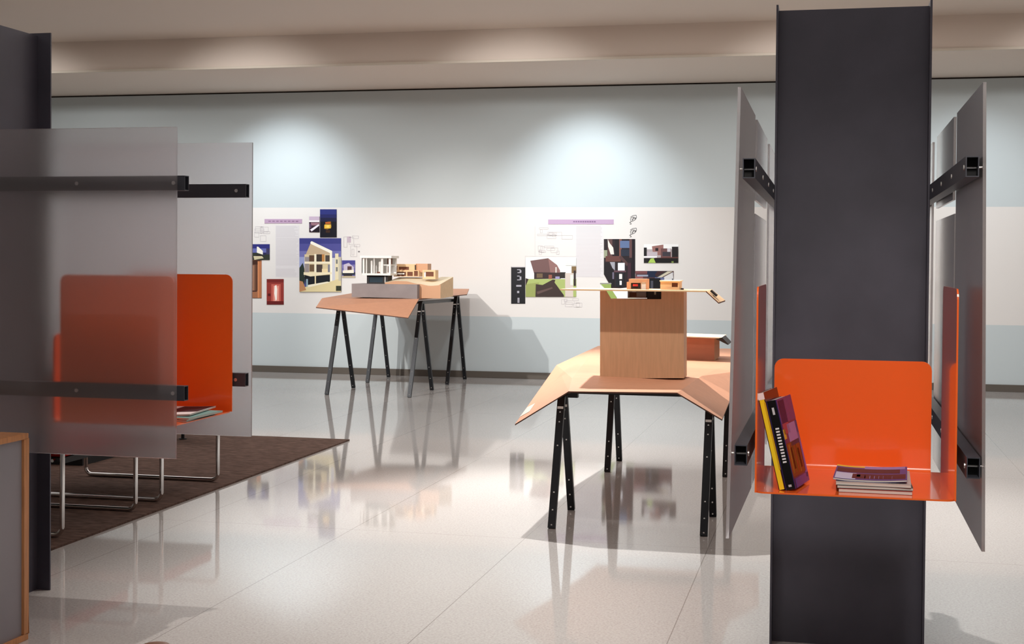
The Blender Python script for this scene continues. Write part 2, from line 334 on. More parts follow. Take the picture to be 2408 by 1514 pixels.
def sketch(x, y):
    S = [(3, 6, 9, 2), (9, 2, 17, 1), (17, 1, 18, 6), (18, 6, 13, 13), (13, 13, 5, 16), (5, 16, 3, 10), (3, 10, 8, 5), (8, 5, 16, 7), (16, 7, 14, 12), (6, 12, 11, 8), (11, 8, 17, 10), (2, 17, 6, 22), (1, 19, 5, 16), (8, 14, 12, 5), (2, 22, 5, 22)]
    return strokes((44, 40, 44), [(x+a, y+c, x+d, y+e) for a, c, d, e in S], 1.0)
drawn('ink_sketch', 'upper of two small black ink sketches right of the title strip', 'drawing', sketch(1479, 505), 1489, 528, 'black ink sketches')
drawn('ink_sketch', 'lower of two small black ink sketches above the staircase photo', 'drawing', sketch(1479, 535), 1489, 558, 'black ink sketches')
s = [((190, 186, 190), (1203, 626.8, 1235, 628.6))]+[((170, 168, 178), q) for q in [(1216, 633, 1224, 635), (1222, 635, 1226, 641), (1217, 640, 1224, 642), (1216, 648, 1222, 650), (1222, 650, 1226, 658), (1216, 657, 1223, 659), (1214, 670, 1226, 674), (1216, 684, 1221, 689), (1217, 700, 1219.5, 712), (1220, 700, 1221.5, 712)]]
card('photograph', 'tall black panel with tiny white drawings, leftmost of the right group', 'photograph', s, rect(1202, 627, 1235, 714), (12, 14, 22), GP)
s = [((236, 238, 236), (1236, 606, 1355, 658)), ((112, 82, 80), [(1247, 613), (1289, 607), (1303, 621), (1294, 641), (1256, 643)]), ((142, 104, 100), [(1289, 607), (1310, 623), (1317, 636), (1317, 658), (1294, 641)]), ((220, 214, 206), (1306, 628, 1309, 642)),
     ((52, 36, 38), [(1256, 640), (1317, 641), (1319, 655), (1256, 656)]), ((110, 90, 66), (1262, 643, 1276, 653)), ((150, 88, 70), (1290, 646, 1298, 657)), ((40, 34, 30), (1317, 640, 1330, 654)), ((156, 150, 190), (1306, 650, 1316, 656)),
     ((168, 184, 110), (1236, 656, 1355, 698)), ((150, 160, 92), [(1236, 668), (1268, 664), (1258, 698), (1236, 698)]), ((50, 34, 34), [(1236, 654), (1243, 656), (1238, 668), (1236, 672)]), ((58, 44, 40), [(1260, 668), (1276, 670), (1300, 657), (1306, 658), (1304, 664), (1326, 694), (1326, 698), (1259, 698)]), ((96, 74, 70), [(1262, 686), (1298, 675), (1300, 678), (1264, 692)]),
     ((212, 200, 190), (1329, 642, 1348, 698)), ((222, 226, 220), (1341, 646, 1348, 670)), ((124, 100, 66), (1344, 626, 1355, 642)), ((46, 34, 34), (1349, 636, 1354, 672)), ((230, 232, 226), (1330, 606, 1355, 624))]
card('photograph', 'photo of a dark red house jutting over a lime green lawn', 'photograph', s, [(1236, 652), (1247, 606), (1355, 606), (1355, 698), (1236, 698)], (234, 236, 232), GP)
s = [((92, 64, 62), (1429, 562, 1440, 610)), ((232, 224, 216), [(1429, 562), (1434, 572), (1442, 582), (1444, 598), (1436, 598), (1430, 580)]), ((150, 156, 130), (1420, 588, 1428, 606)), ((20, 16, 22), (1446, 562, 1456, 606)), ((122, 78, 66), (1456, 562, 1462, 602)), ((92, 112, 150), (1458, 566, 1480, 583)), ((34, 42, 58), (1460, 586, 1480, 602)), ((96, 66, 66), (1480, 562, 1486, 606)), ((22, 14, 24), (1486, 562, 1493, 674)),
     ((100, 62, 56), (1424, 602, 1460, 615)), ((78, 54, 54), [(1460, 600), (1478, 620), (1474, 626), (1456, 606)]), ((160, 160, 170), [(1434, 616), (1446, 616), (1446, 636), (1440, 630)]), ((232, 234, 240), (1453, 618, 1469, 636)), ((18, 14, 22), [(1420, 618), (1430, 618), (1444, 640), (1444, 674), (1420, 644)]), ((96, 66, 76), (1444, 636, 1472, 640)), ((22, 24, 32), (1448, 640, 1468, 674)), ((240, 232, 228), (1456, 644, 1463, 656)), ((240, 236, 236), (1457, 660, 1462, 670)), ((110, 104, 124), (1440, 640, 1444, 656)), ((60, 34, 46), (1476, 618, 1484, 674))]
card('photograph', 'photo of a dark wooden staircase, tallest print of the right group', 'photograph', s, [(1420, 562), (1493.5, 562), (1493.5, 699.5), (1440, 699.5), (1434, 670), (1420, 645)], (34, 24, 30), GP)
s = [((240, 240, 238), (1514, 574, 1596, 586)), ((22, 20, 24), (1514, 582, 1521, 602)), ((150, 106, 100), [(1533, 579), (1560, 575), (1560, 600), (1536, 600)]), ((38, 26, 32), (1541, 583, 1548, 590)), ((190, 180, 186), (1521, 592, 1546, 602)), ((108, 74, 74), (1554, 584, 1578, 606)), ((60, 56, 64), (1558, 592, 1576, 602)), ((30, 24, 28), (1580, 580, 1595, 608)), ((206, 200, 206), (1569, 584, 1577, 592)), ((236, 234, 236), (1514, 602, 1545, 606)), ((94, 54, 50), [(1540, 606), (1595, 604), (1595, 612), (1545, 612)]), ((18, 16, 18), (1514, 607, 1595, 618)), ((168, 200, 92), [(1524, 618), (1530, 608), (1537, 607), (1542, 618)]), ((120, 140, 70), (1579, 614, 1584, 618))]
card('photograph', 'small photo of a brick house behind round green bushes, far right of the prints', 'photograph', s, [(1514, 582), (1533, 579), (1560, 575), (1562, 582), (1595, 580), (1595, 618), (1514, 618)], (180, 170, 172), GP)
s = [((116, 70, 72), (1494, 637, 1530, 643)), ((22, 34, 60), (1522, 637, 1546, 652)), ((60, 34, 40), [(1546, 637), (1572, 637), (1544, 652), (1540, 646)]), ((150, 156, 174), (1498, 646, 1524, 650)), ((140, 84, 84), (1494, 650, 1512, 656)), ((206, 198, 176), [(1570, 638), (1582, 638), (1552, 654), (1542, 654)]), ((60, 60, 60), [(1566, 638), (1570, 638), (1546, 652), (1544, 650)]), ((216, 214, 214), [(1582, 640), (1584, 660), (1560, 660), (1556, 654)]), ((96, 104, 140), (1540, 652, 1562, 658)), ((12, 12, 18), (1522, 654, 1553, 699)), ((84, 52, 50), (1495, 656, 1522, 699)), ((70, 72, 84), (1530, 660, 1536, 690)), ((200, 200, 204), (1580, 641, 1583, 645)), ((90, 94, 104), (1580, 655, 1583, 659))]
card('photograph', 'photo of a glazed interior behind the small wooden model houses', 'photograph', s, rect(1494.5, 637, 1584, 699.5), (84, 56, 60), GP)
s = [((150, 150, 142), (1411, 665, 1438, 668)), ((232, 234, 230), [(1411, 669), (1424, 680), (1430, 704), (1411, 704)]), ((150, 172, 92), [(1413, 668), (1437, 668), (1437, 676), (1452, 704), (1436, 704), (1424, 680)]), ((238, 238, 238), [(1438, 680), (1476, 676), (1476, 702), (1452, 702)])]
card('photograph', 'narrow print with a lime green slope behind the notch of the plywood tower', 'photograph', s, [(1411, 665), (1438, 665), (1439, 700.5), (1494, 700.5), (1494, 706), (1440, 706), (1424, 690)], (214, 222, 196), GP)

# ---------------------------------------------------------------- steel display units
def ibeam(label, cx, cy, along_x, hw=.288, hf=.068, H=2.505):
    b_ = MB(); t = .009
    if along_x:
        b_.box(cx-hw, cy-t/2, 0, cx+hw, cy+t/2, H-.012, 'steel')
        b_.box(cx-hw-.004, cy-hf, 0, cx-hw+.004, cy+hf, H, 'steel'); b_.box(cx+hw-.004, cy-hf, 0, cx+hw+.004, cy+hf, H, 'steel')
    else:
        b_.box(cx-t/2, cy-hw, 0, cx+t/2, cy+hw, H-.012, 'steel')
        b_.box(cx-hf, cy-hw-.004, 0, cx+hf, cy-hw+.004, H, 'steel'); b_.box(cx-hf, cy+hw-.004, 0, cx+hf, cy+hw+.004, H, 'steel')
    e = empty('steel_pillar', (cx, cy, 0), label, 'pillar', 'blackened steel pillars')
    b_.build('beam', e)
    return e
def tube_rail(p0, p1, axis, label, bolts, group, side):
    """hollow rectangular rail from p0 to p1 (centres) along axis 'x' or 'y' with through bolts"""
    p0 = Vector(p0); p1 = Vector(p1); W, H, t = .036, .058, .003
    ax = Vector((1, 0, 0)) if axis == 'x' else Vector((0, 1, 0)); sd = Vector((0, 1, 0)) if axis == 'x' else Vector((1, 0, 0)); up = Vector((0, 0, 1))
    root = empty('steel_rail', p0, label, 'rail', group)
    m = MB()
    for a, b2, w2, h2 in [(0, 1, W, t), (0, -1, W, t), (1, 0, t, H-2*t), (-1, 0, t, H-2*t)]:
        o = sd*a*(W-t)/2+up*b2*(H-t)/2
        m.bar(p0+o, p1+o, w2, h2, 'rail')
    d = (p1-p0).normalized()
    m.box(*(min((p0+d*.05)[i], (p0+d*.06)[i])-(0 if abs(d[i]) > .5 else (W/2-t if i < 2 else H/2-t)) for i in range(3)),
          *(max((p0+d*.05)[i], (p0+d*.06)[i])+(0 if abs(d[i]) > .5 else (W/2-t if i < 2 else H/2-t)) for i in range(3)), 'hollow')  # near-black plug stands in for the shade inside the open tube
    m.build('tube', root)
    for s_ in bolts:
        c = p0+d*s_; k = MB()
        k.tube([c-sd*(W/2-.001)*side, c+sd*side*(W/2+.012)], .0032, 'bolt', 8)
        for q in (-1, 1):
            off = (.0 if q != side else .011)
            k.tube([c+sd*q*(W/2+off), c+sd*q*(W/2+off+.0025)], .0075, 'bolt', 12)
        k.build('bolt', root)
    return root
def panel(name, pts, nrm, label, group, holes=()):
    m = MB(); m.prism(pts, nrm, 'frost')
    c = sum((Vector(p) for p in pts), Vector())/len(pts)
    return tag(m.build(name, loc=(c.x, c.y, min(p[2] for p in pts))), label, 'panel', group)
def shelf_unit(label, org, ex, ey):
    """bent orange metal tray with two tall side plates; local x across between the side plates, local y from the open edge to the back plate"""
    org = Vector(org); ex = Vector(ex); ey = Vector(ey); ez = Vector((0, 0, 1)); Wd, Dp, t = .556, .50, .005
    L = lambda u, v, z: org+ex*u+ey*v+ez*z
    root = empty('orange_shelf', L(Wd/2, Dp/2, .838), label, 'shelf', 'orange display shelves')
    # side plates
    for u0, nm in ((0, 1), (Wd-t, -1)):
        m = MB(); pr = roundrect(0, .838, Dp, 1.432, .030, 'tltr')
        m.prism([L(u0, a, z) for a, z in pr], ex*t, 'orange'); o = m.build('side_plate', root)
    # tray with rounded front corners and a bent-up back
    m = MB(); pr = [(t*.2, Dp+.03), (0, .03)]
    for i in range(7): a = R(180+90*i/6); pr.append((.03+.03*math.cos(a), .03+.03*math.sin(a)))
    for i in range(7): a = R(270+90*i/6); pr.append((Wd-.03+.03*math.cos(a), .03+.03*math.sin(a)))
    pr += [(Wd, .03), (Wd-t*.2, Dp+.03)]
    m.prism([L(u, v, .836) for u, v in pr], ez*t, 'orange'); m.build('tray', root)
    m = MB(); u0, u1, rb = .032, Wd-.032, .014
    prof = [(Dp+.03+rb*math.sin(R(a)), .8385+rb*(1-math.cos(R(a)))) for a in range(0, 91, 15)]
    vs = []; fs = []
    for v, z in prof: vs += [L(u0, v, z), L(u1, v, z)]
    for i in range(len(prof)-1): fs.append((2*i, 2*i+1, 2*i+3, 2*i+2))
    bm_n = len(vs)
    v2 = [p+(ey*.004-ez*.002) for p in vs]; m.add(vs+v2, fs+[tuple(q+bm_n for q in reversed(f)) for f in fs], 'orange')
    vb = prof[-1][0]; pr = roundrect(u0, prof[-1][1], u1, 1.190, .030, 'tltr')
    m.prism([L(u, vb, z) for u, z in pr], ey*.005, 'orange'); m.build('back_plate', root)
    k = 0
    for u0 in (-.004, Wd-.001):
        for v in (.12, .38):
            q = MB(); c = L(u0, v, .955); q.tube([c, c+ex*.006], .008, 'bolt', 10); q.build('screw', root)
    return root
# right unit (rails run away from the viewer)
ibeam('wide blackened steel pillar on the right, in front of it an orange shelf with books', .0747, 5.60, True)
BR = [.045, .46, .875, 1.29, 1.705]
RX0, RX1, RYN, RYF = -.2335, .3829, 4.05, 7.1
tube_rail((RX0, 4.08, 1.7735), (RX0, RYF, 1.7735), 'y', 'upper left steel rail of the right unit, open square end facing the viewer', BR, 'steel rails of the right unit', -1)
tube_rail((RX1, 4.08, 1.7735), (RX1, RYF, 1.7735), 'y', 'upper right steel rail of the right unit, open square end facing the viewer', BR, 'steel rails of the right unit', 1)
tube_rail((RX0-.008, 3.98, .955), (RX0, RYF, .955), 'y', 'lower left steel rail of the right unit, beside the leaning books', BR, 'steel rails of the right unit', -1)
tube_rail((RX1+.004, 3.98, .944), (RX1, RYF, .944), 'y', 'lower right steel rail of the right unit, right of the orange shelf', BR, 'steel rails of the right unit', 1)
def side_panel(X, sgn, y0t, y0b, y1, z0, z1, label, th=.009, dx=0.):
    p = [(X-dx, y0b, z0), (X, y1, z0), (X, y1, z1), (X, y0t, z1)]
    return panel('frosted_panel', p, (sgn*th, 0, 0), label, 'frosted acrylic panels')
side_panel(-.2585, -1, 4.08, 3.95, 4.88, .7225, 2.008, 'frosted panel left of the right pillar, nearest the viewer', dx=.012)
side_panel(.408, 1, 4.08, 3.95, 4.90, .7225, 2.008, 'frosted panel right of the right pillar, nearest the viewer', dx=.0)
side_panel(-.2585, -1, 5.02, 5.02, 5.80, 1.722, 2.008, 'short upper frosted panel behind the near left one of the right unit')
side_panel(.408, 1, 5.02, 5.02, 5.80, 1.722, 2.008, 'short upper frosted panel behind the near right one of the right unit')
side_panel(-.2585, -1, 4.94, 4.94, 5.80, .7225, 1.672, 'lower frosted panel behind the near left one of the right unit')
side_panel(.408, 1, 4.94, 4.94, 5.80, .7225, 1.672, 'lower frosted panel behind the near right one of the right unit')
side_panel(-.2585, -1, 6.05, 6.05, 7.0, .7225, 2.008, 'rearmost left frosted panel of the right unit, a sliver beside the pillar')
side_panel(.408, 1, 6.05, 6.05, 7.0, .7225, 2.008, 'rearmost right frosted panel of the right unit, a sliver beside the pillar')
shelf_unit('orange metal shelf in front of the wide pillar, holding leaning books and a magazine pile', (-.206, 4.06, 0), (1, 0, 0), (0, 1, 0))
# left unit (rails run sideways)
ibeam('dark steel pillar at the left edge behind the frosted panel', -3.483, 5.347, False)
BL = [.045, .46, .875, 1.29]
for (Y, z, lb, sd_) in [(5.0, 1.7925, 'upper front rail of the left unit behind the larger frosted panel', -1), (5.0, .975, 'lower front rail of the left unit crossing the blurred orange shelf', -1),
                        (5.64, 1.7955, 'upper rear rail of the left unit on the smaller frosted panel', 1), (5.64, .975, 'lower rear rail of the left unit, only its end showing beside the orange plate', 1)]:
    tube_rail((-2.443 if Y < 5.2 else -2.470, Y, z), (-4.7, Y, z), 'x', lb, BL, 'steel rails of the left unit', sd_)
def front_panel(Y, sgn, x0, x1, label, th=.009):
    return panel('frosted_panel', [(x0, Y, .7225), (x1, Y, .7225), (x1, Y, 2.008), (x0, Y, 2.008)], (0, sgn*th, 0), label, 'frosted acrylic panels')
front_panel(4.966, -1, -3.56, -2.466, 'large frosted panel at the left with an orange shelf blurred behind it')
front_panel(5.674, 1, -3.40, -2.464, 'frosted panel behind the large left one, its right half showing clear of it')
shelf_unit('orange metal shelf of the left unit, blurred behind frosted panel with one side plate clear', (-2.522, 5.606, 0), (0, -1, 0), (-1, 0, 0))

# ---------------------------------------------------------------- books and magazines
def book(name, label, spine, cover, c, wd, ht, dp, lean, yaw=0, group=None, marks=(), cat='book', covermarks=()):
    """stands on its foot with the spine towards -y, leaning left by `lean` degrees; c = lower left spine corner"""
    root = empty(name, c, label, cat, group)
    def T(mb, nm):
        o = mb.build(nm, fix=True); o.parent = root
        return o
    Mx = Matrix.Rotation(R(yaw), 4, 'Z') @ Matrix.Rotation(R(-lean), 4, 'Y')
    def tr(mb): mb.v = [tuple(Mx @ Vector(v)) for v in mb.v]; return mb
    m = MB(); m.box(.002, .003, .002, wd-.002, dp-.003, ht-.002, 'paper'); T(tr(m), 'pages')
    m = MB(); m.box(0, 0, 0, .0022, dp, ht, ink(cover, .25)); m.box(wd-.0022, 0, 0, wd, dp, ht, ink(cover, .25)); m.box(.0022, 0, 0, wd-.0022, .003, ht, ink(spine, .25))
    for col, z0, z1, x0, x1 in marks: m.box(wd*x0, -.0007, ht*z0, wd*x1, 0, ht*z1, ink(col, .3))
    for col, y0, y1, z0, z1 in covermarks: m.box(wd, dp*y0, ht*z0, wd+.0007, dp*y1, ht*z1, ink(col, .25))
    T(tr(m), 'cover')
    return root
ty = .8415
book('book', 'thin pale-topped book with a bright yellow spine leaning at the left of the shelf', (244, 208, 40), (58, 22, 24), (-.1385, 4.10, ty), .0185, .285, .20, 13.5, -9, 'books leaning in the orange shelf', [((240, 225, 225), .93, 1.0, 0, 1), ((206, 160, 30), .2, .9, .75, 1)])
cm = [((70, 52, 120), 0, 1, .72, 1), ((150, 60, 90), .05, .45, .6, .98), ((214, 176, 60), .0, .14, .55, .66), ((150, 130, 190), .3, 1, .45, .7), ((96, 58, 34), .0, .9, .12, .5), ((190, 140, 60), .1, .2, .16, .48), ((190, 140, 60), .32, .4, .16, .5), ((190, 140, 60), .55, .63, .14, .46), ((30, 22, 26), .2, .32, .2, .44), ((30, 22, 26), .63, .75, .18, .4), ((84, 70, 150), .1, 1, 0, .1), ((110, 100, 190), .86, 1, .05, .7)]
mk = [((230, 228, 230), .30+.034*i, .318+.034*i, .32, .68) for i in range(12)]+[((200, 200, 205), .84, .92, .4, .62), ((190, 190, 195), .03, .055, .35, .65)]
book('book', 'thick black-spined book with white spine lettering and purple and gold cover', (14, 12, 16), (58, 40, 92), (-.1185, 4.10, ty), .030, .262, .185, 13.5, -11, 'books leaning in the orange shelf', mk, covermarks=cm)
def magazine(c, wd, dp, th, yaw, cover, marks, label, group, curl=0.):
    root = empty('magazine', c, label, 'magazine', group)
    Mx = Matrix.Rotation(R(yaw), 4, 'Z'); N = 12
    def surf(z0, z1, x0, x1, y0, y1, m, mb, out=0):
        vs = []; fs = []
        for i in range(N+1):
            u = i/N; x = (x0+(x1-x0)*u)*wd
            g = x/wd; cz = curl*(max(0, (g-.45)/.55)**2+max(0, (.3-g)/.3)**2*.6)
            for y in (y0, y1):
                for z in (z0, z1): vs.append((x, y*dp, z+cz))
        for i in range(N):
            a = 4*i; b2 = a+4
            fs += [(a+1, a+3, b2+3, b2+1), (a, b2, b2+2, a+2), (a, a+1, b2+1, b2), (a+2, b2+2, b2+3, a+3)]
        fs += [(0, 2, 3, 1), (4*N, 4*N+1, 4*N+3, 4*N+2)]
        mb.add(vs, fs, m)
    def T(mb, nm):
        mb.v = [tuple(Mx @ Vector(v)) for v in mb.v]; o = mb.build(nm); o.parent = root
    m = MB(); surf(.0006, th-.0006, .004, .996, .004, .996, 'paper', m); T(m, 'pages')
    m = MB(); surf(0, .0006, 0, 1, 0, 1, ink(cover, .5), m); surf(th-.0006, th, 0, 1, 0, 1, ink(cover, .5), m)
    for col, x0, x1, y0, y1 in marks: surf(th, th+.0004, x0, x1, y0, y1, ink(col, .5), m)
    T(m, 'cover')
    return root
GM = 'magazines piled on the orange shelf of the right unit'
z = ty
magazine((.030, 4.115, z), .205, .275, .010, -1.5, (150, 60, 56), [], 'bottom magazine of the pile, pinkish page edges', GM); z += .0108
magazine((.026, 4.12, z), .212, .275, .008, .5, (60, 84, 84), [], 'second magazine from the bottom of the pile, teal grey cover edge', GM); z += .0088
magazine((.022, 4.125, z), .210, .275, .009, -2, (196, 190, 186), [], 'third magazine from the bottom of the pile, pale cover', GM); z += .0098
magazine((.014, 4.135, z), .207, .27, .006, -3, (84, 74, 140), [((196, 206, 232), .02, .3, .02, .45), ((70, 34, 44), .25, .98, .08, .42), ((140, 150, 214), .42, .8, .1, .3), ((60, 26, 36), .02, .9, .5, .8), ((236, 206, 70), .0, .4, .9, 1.), ((150, 140, 200), .4, .97, .82, 1.), ((230, 230, 240), .3, .36, .2, .36)], 'top magazine of the pile, curled purple and maroon cover', GM, .006)
GL = 'magazines on the orange shelf of the left unit'
z = ty
magazine((-2.77, 5.15, z), .25, .30, .008, 3, (52, 46, 44), [], 'bottom magazine on the left orange shelf, dark cover edge', GL); z += .0088
magazine((-2.765, 5.17, z), .255, .30, .007, -2, (96, 140, 136), [((120, 160, 156), .5, 1, 0, 1)], 'teal-edged magazine under the open pages on the left orange shelf', GL); z += .0078
magazine((-2.78, 5.19, z), .25, .32, .006, 6, (236, 232, 232), [((50, 40, 48), .45, .98, .3, .98), ((120, 96, 110), .6, .9, .45, .6), ((206, 206, 214), .8, .9, .75, .85)], 'top magazine on the left orange shelf, white and dark cover', GL, .004)

# ---------------------------------------------------------------- cabinet and things at the left and bottom edge
XC, YC, HC, Cx, Cy = -3.055, 4.885, .812, -4.0, 3.85
b = MB(); e = empty('cabinet', ((XC+Cx)/2, (YC+Cy)/2, 0), 'oak-edged cabinet with a grey side panel at the lower left corner', 'cabinet')
b.box(Cx+.02, Cy+.02, .02, XC-.012, YC-.02, HC-.02, 'grey_lam'); b.build('side_panel', e)
b = MB(); t = .03
b.box(Cx, Cy, HC-.022, XC, YC, HC, 'oak'); b.box(Cx, Cy, 0, XC, YC, .024, 'oak')
b.box(XC-.02, YC-t, .024, XC, YC, HC-.022, 'oak'); b.box(XC-.02, Cy, .024, XC, Cy+t, HC-.022, 'oak'); b.box(Cx, YC-t, .024, Cx+.02, YC, HC-.022, 'oak'); b.box(Cx, Cy, .024, Cx+.02, Cy+t, HC-.022, 'oak')
b.build('frame', e, bevel=.002)
q = flo(366, 1511.5, .42)
b = MB(); e = empty('round_stand', (q.x, q.y, 0), 'small round brown top just showing at the bottom edge of the floor', 'stand')
prof = [(.0, .420), (.02, .4185), (.038, .414), (.050, .404), (.054, .390), (.050, .378)]
vs = []; fs = []; n = 24
for r_, z_ in prof[1:]: vs += [(q.x+r_*math.cos(2*math.pi*i/n), q.y+r_*math.sin(2*math.pi*i/n), z_) for i in range(n)]
vs.append((q.x, q.y, .42)); k = len(vs)-1
for j in range(len(prof)-2): fs += [(j*n+i, j*n+(i+1) % n, (j+1)*n+(i+1) % n, (j+1)*n+i) for i in range(n)]
fs += [(k, i, (i+1) % n) for i in range(n)]+[tuple((len(prof)-2)*n+i for i in range(n))]
b.add(vs, fs, 'wood'); b.build('knob', e, smooth=True)
b = MB(); b.tube([(q.x, q.y, .01), (q.x, q.y, .38)], .018, 'blk'); b.build('post', e, smooth=True)
b = MB(); b.tube([(q.x, q.y, 0), (q.x, q.y, .014)], .12, 'blk', 28); b.build('foot', e)

b = MB(); b.box(-9.2, 5.2, 0, -3.87, 10.93, .012, 'carpet'); o = tag(b.build('carpet', loc=(-6.5, 7, 0)), 'dark brown carpet lying on the pale floor beside the left unit', 'carpet')

def armchair(x0, y0, label):
    e = empty('armchair', (x0+.485, y0+.4, .012), label, 'armchair', 'chrome framed armchairs on the carpet')
    zf = .0265; W = .97; D = .80
    for y in (y0, y0+D):
        pts = []; r = .045; top = .66
        for cx, cz, a0 in [(x0+r, zf+r, 180), (x0+W-r, zf+r, 270), (x0+W-r, top-r, 0), (x0+r, top-r, 90)]:
            for i in range(6): a = R(a0+90*i/5); pts.append((cx+r*math.cos(a), y, cz+r*math.sin(a)))
        pts.append(pts[0]); m = MB(); m.tube(pts, .0135, 'chrome', 12); m.build('side_frame', e, smooth=True)
    m = MB(); m.box(x0+.02, y0+.03, .40, x0+W-.02, y0+D-.03, .43, 'black'); m.tube([(x0+.06, y0, .42), (x0+.06, y0+D, .42)], .009, 'chrome'); m.tube([(x0+W-.06, y0, .42), (x0+W-.06, y0+D, .42)], .009, 'chrome'); m.build('seat_base', e)
    m = MB(); m.box(x0+.16, y0+.035, .43, x0+W-.015, y0+D-.035, .51, 'red'); m.build('seat_cushion', e, bevel=.025)
    m = MB(); m.box(x0+.0, y0+.035, .43, x0+.16, y0+D-.035, .80, 'red'); m.build('back_cushion', e, bevel=.03)
armchair(-4.93, 6.65, 'nearer armchair on the carpet, chrome loop legs under the large frosted panel')
armchair(-4.935, 7.785, 'farther armchair on the carpet, chrome loop legs under the rear frosted panel')
e = empty('ottoman', (-5.75, 9.5, .012), 'low red seat over a wider black slab at the back of the carpet', 'ottoman')
b = MB(); b.box(-6.3, 9.0, .012, -5.20, 9.9, .10, 'black'); b.build('base', e)  # flat black slab, reaching past the cushion on the right
b = MB(); b.box(-6.35, 8.95, .10, -5.62, 9.9, .42, 'red'); b.build('cushion', e, bevel=.03)
p = flo(430, 1036)
e = empty('side_table', (p.x, p.y, .012), 'thin black table leg showing just below the rear frosted panel', 'table')
b = MB(); b.tube([(p.x, p.y, .012), (p.x, p.y, .40)], .014, 'black'); b.build('leg', e)
b = MB(); b.tube([(p.x, p.y, .40), (p.x, p.y, .425)], .24, 'black', 28); b.build('table_top', e)
b = MB(); b.tube([(p.x, p.y, .012), (p.x, p.y, .020)], .03, 'black', 20); b.build('foot', e)

# ---------------------------------------------------------------- trestles
def trestle(label, xl, xr, yf, yb, zt, group, zrail=None, wleg=.042, dl=0., zr=None, xb=None):
    ym = (yf+yb)/2
    e = empty('trestle', ((xl+xr)/2, ym, 0), label, 'trestle', group)
    for x in (xl, xr):
        for yy, s_ in ((yf, -1), (yb, 1)):
            m = MB(); top = Vector((x, ym+s_*.034, zr if (zr and x == xr) else zt)); bot = Vector((x+dl, yy, .0))
            m.bar(bot, top, wleg*.72, wleg, 'blk', up=(1, 0, 0)); d = (top-bot)
            for f in (.03, .14, .27, .62, .80, .875):
                c = bot+d*f; r_ = .0048; nrm = Vector((0, -1, 0))
                m.tube([c+nrm*wleg*.36, c+nrm*(wleg*.36+.002)], r_, 'bolt', 8)
            c = bot+d*.91; m.box(c.x-.017, c.y-wleg*.38-.003, c.z-.007, c.x+.017, c.y-wleg*.36, c.z+.007, 'white')
            # flatten the foot onto the floor
            m.v = [(a, b2, max(c2, 0.)) for a, b2, c2 in m.v]
            m.build('leg', e)
    m = MB(); zb_ = zt+(.014 if zr else -.006); m.box(xl+(.05 if zr else -.004), ym-.04, zb_, (xb or xr+.02), ym+.04, zt+(.030 if zr else .018), 'blk')
    if zr: m.box(xl+.03, ym-.02, zt-.012, xl+.09, ym+.02, zb_, 'blk')
    m.build('beam', e)
    if zrail: m = MB(); m.box(xl, ym-.012, zrail, xr, ym+.012, zrail+.03, 'blk'); m.build('brace', e)
    return e
trestle('front black trestle under the near table', -1.51, -.660, 7.65, 8.26, .722, 'trestles of the near table', zr=.668, xb=-.80)
trestle('rear black trestle under the near table', -1.535, -.700, 9.81, 10.39, .790, 'trestles of the near table')
trestle('front black trestle under the far table', -5.43, -4.475, 14.57, 15.46, 1.020, 'trestles of the far table')
trestle('rear black trestle under the far table', -5.505, -4.495, 16.18, 17.02, 1.058, 'trestles of the far table')

# ---------------------------------------------------------------- near table board and models
A = at(1211, 997, 7.72); B = at(1337, 920, 7.72); Rr = at(1592, 923, 7.72); G = at(1698, 986, 7.72)
P1 = flo(1345, 889, .80); P2 = flo(1650, 884, .80); Ck = at(1309, 858, 9.3); Fk = at(1722, 928, 8.6); D1 = at(1407, 813, 10.6); D2 = Vector((-.50, 10.6, D1.z)); E2 = Vector((-.44, 9.4, .80))
b = MB(); e = empty('display_table_top', (-1.1, 9.1, .7), 'folded tan fibreboard top of the near table carrying the plywood tower', 'table top', 'folded fibreboard table tops')
V = [A, B, Rr, G, P1, P2, Ck, Fk, D1, D2, E2]
b.sheet(V, [(0, 1, 6), (1, 4, 6), (1, 2, 5, 4), (2, 3, 7), (2, 7, 5), (6, 4, 8), (4, 5, 9, 8), (5, 10, 9), (5, 7, 10)], .008, 'fibre', 'fedge')
b.build('board', e)
def on_tri(tri, px, py):      # photo point dropped on the plane of three points
    a, b2, c = tri; n_ = (b2-a).cross(c-a); d = Vector(_f+R_*(px-1204)/FP+U_*(CY-py)/FP); o = Vector(EYE)
    return o+d*((a-o).dot(n_)/d.dot(n_))
def label_on(parent, tri, pts, col=(214, 206, 196)):
    n_ = (tri[1]-tri[0]).cross(tri[2]-tri[0]).normalized()
    if n_.z < 0: n_ = -n_
    m = MB(); q_ = [on_tri(tri, *p)+n_*.0006 for p in pts]; m.prism(q_, n_*.0012, ink(col)); m.build('caption_label', parent)
label_on(e, (A, B, Ck), [(1222, 981), (1245, 968), (1259, 948), (1240, 958)])
# tower model
e = empty('architecture_model', (-1.1, 8.5, .8), 'tall plywood tower model with a thin flat plate on top of the near table', 'model')
Yf, Yb = 8.38, 8.56
b = MB(); b.prism([at(x, y, Yf) for x, y in [(1411, 889), (1608, 889), (1608, 683.5), (1555, 683.5), (1555, 703.5), (1411, 703.5)]], (0, Yb-Yf, 0), 'ply'); b.build('tower_block', e)
b = MB(); b.prism([at(x, y, Yf) for x, y in [(1411, 703.5), (1437, 703.5), (1425, 683.5), (1411, 683.5)]], (0, .012, 0), 'ply'); b.build('corner_panel', e)
zt = at(1500, 683.5, Yf).z
xa, xb = at(1317, 683, Yf-.16).x, at(1660, 683, Yf-.16).x
b = MB()
xn0, xn1 = at(1428, 684, Yf-.1).x, at(1474, 684, Yf-.1).x
b.box(xa, Yf-.16, zt, xb, Yb+.10, zt+.008, 'bass'); b.build('top_plate', e)
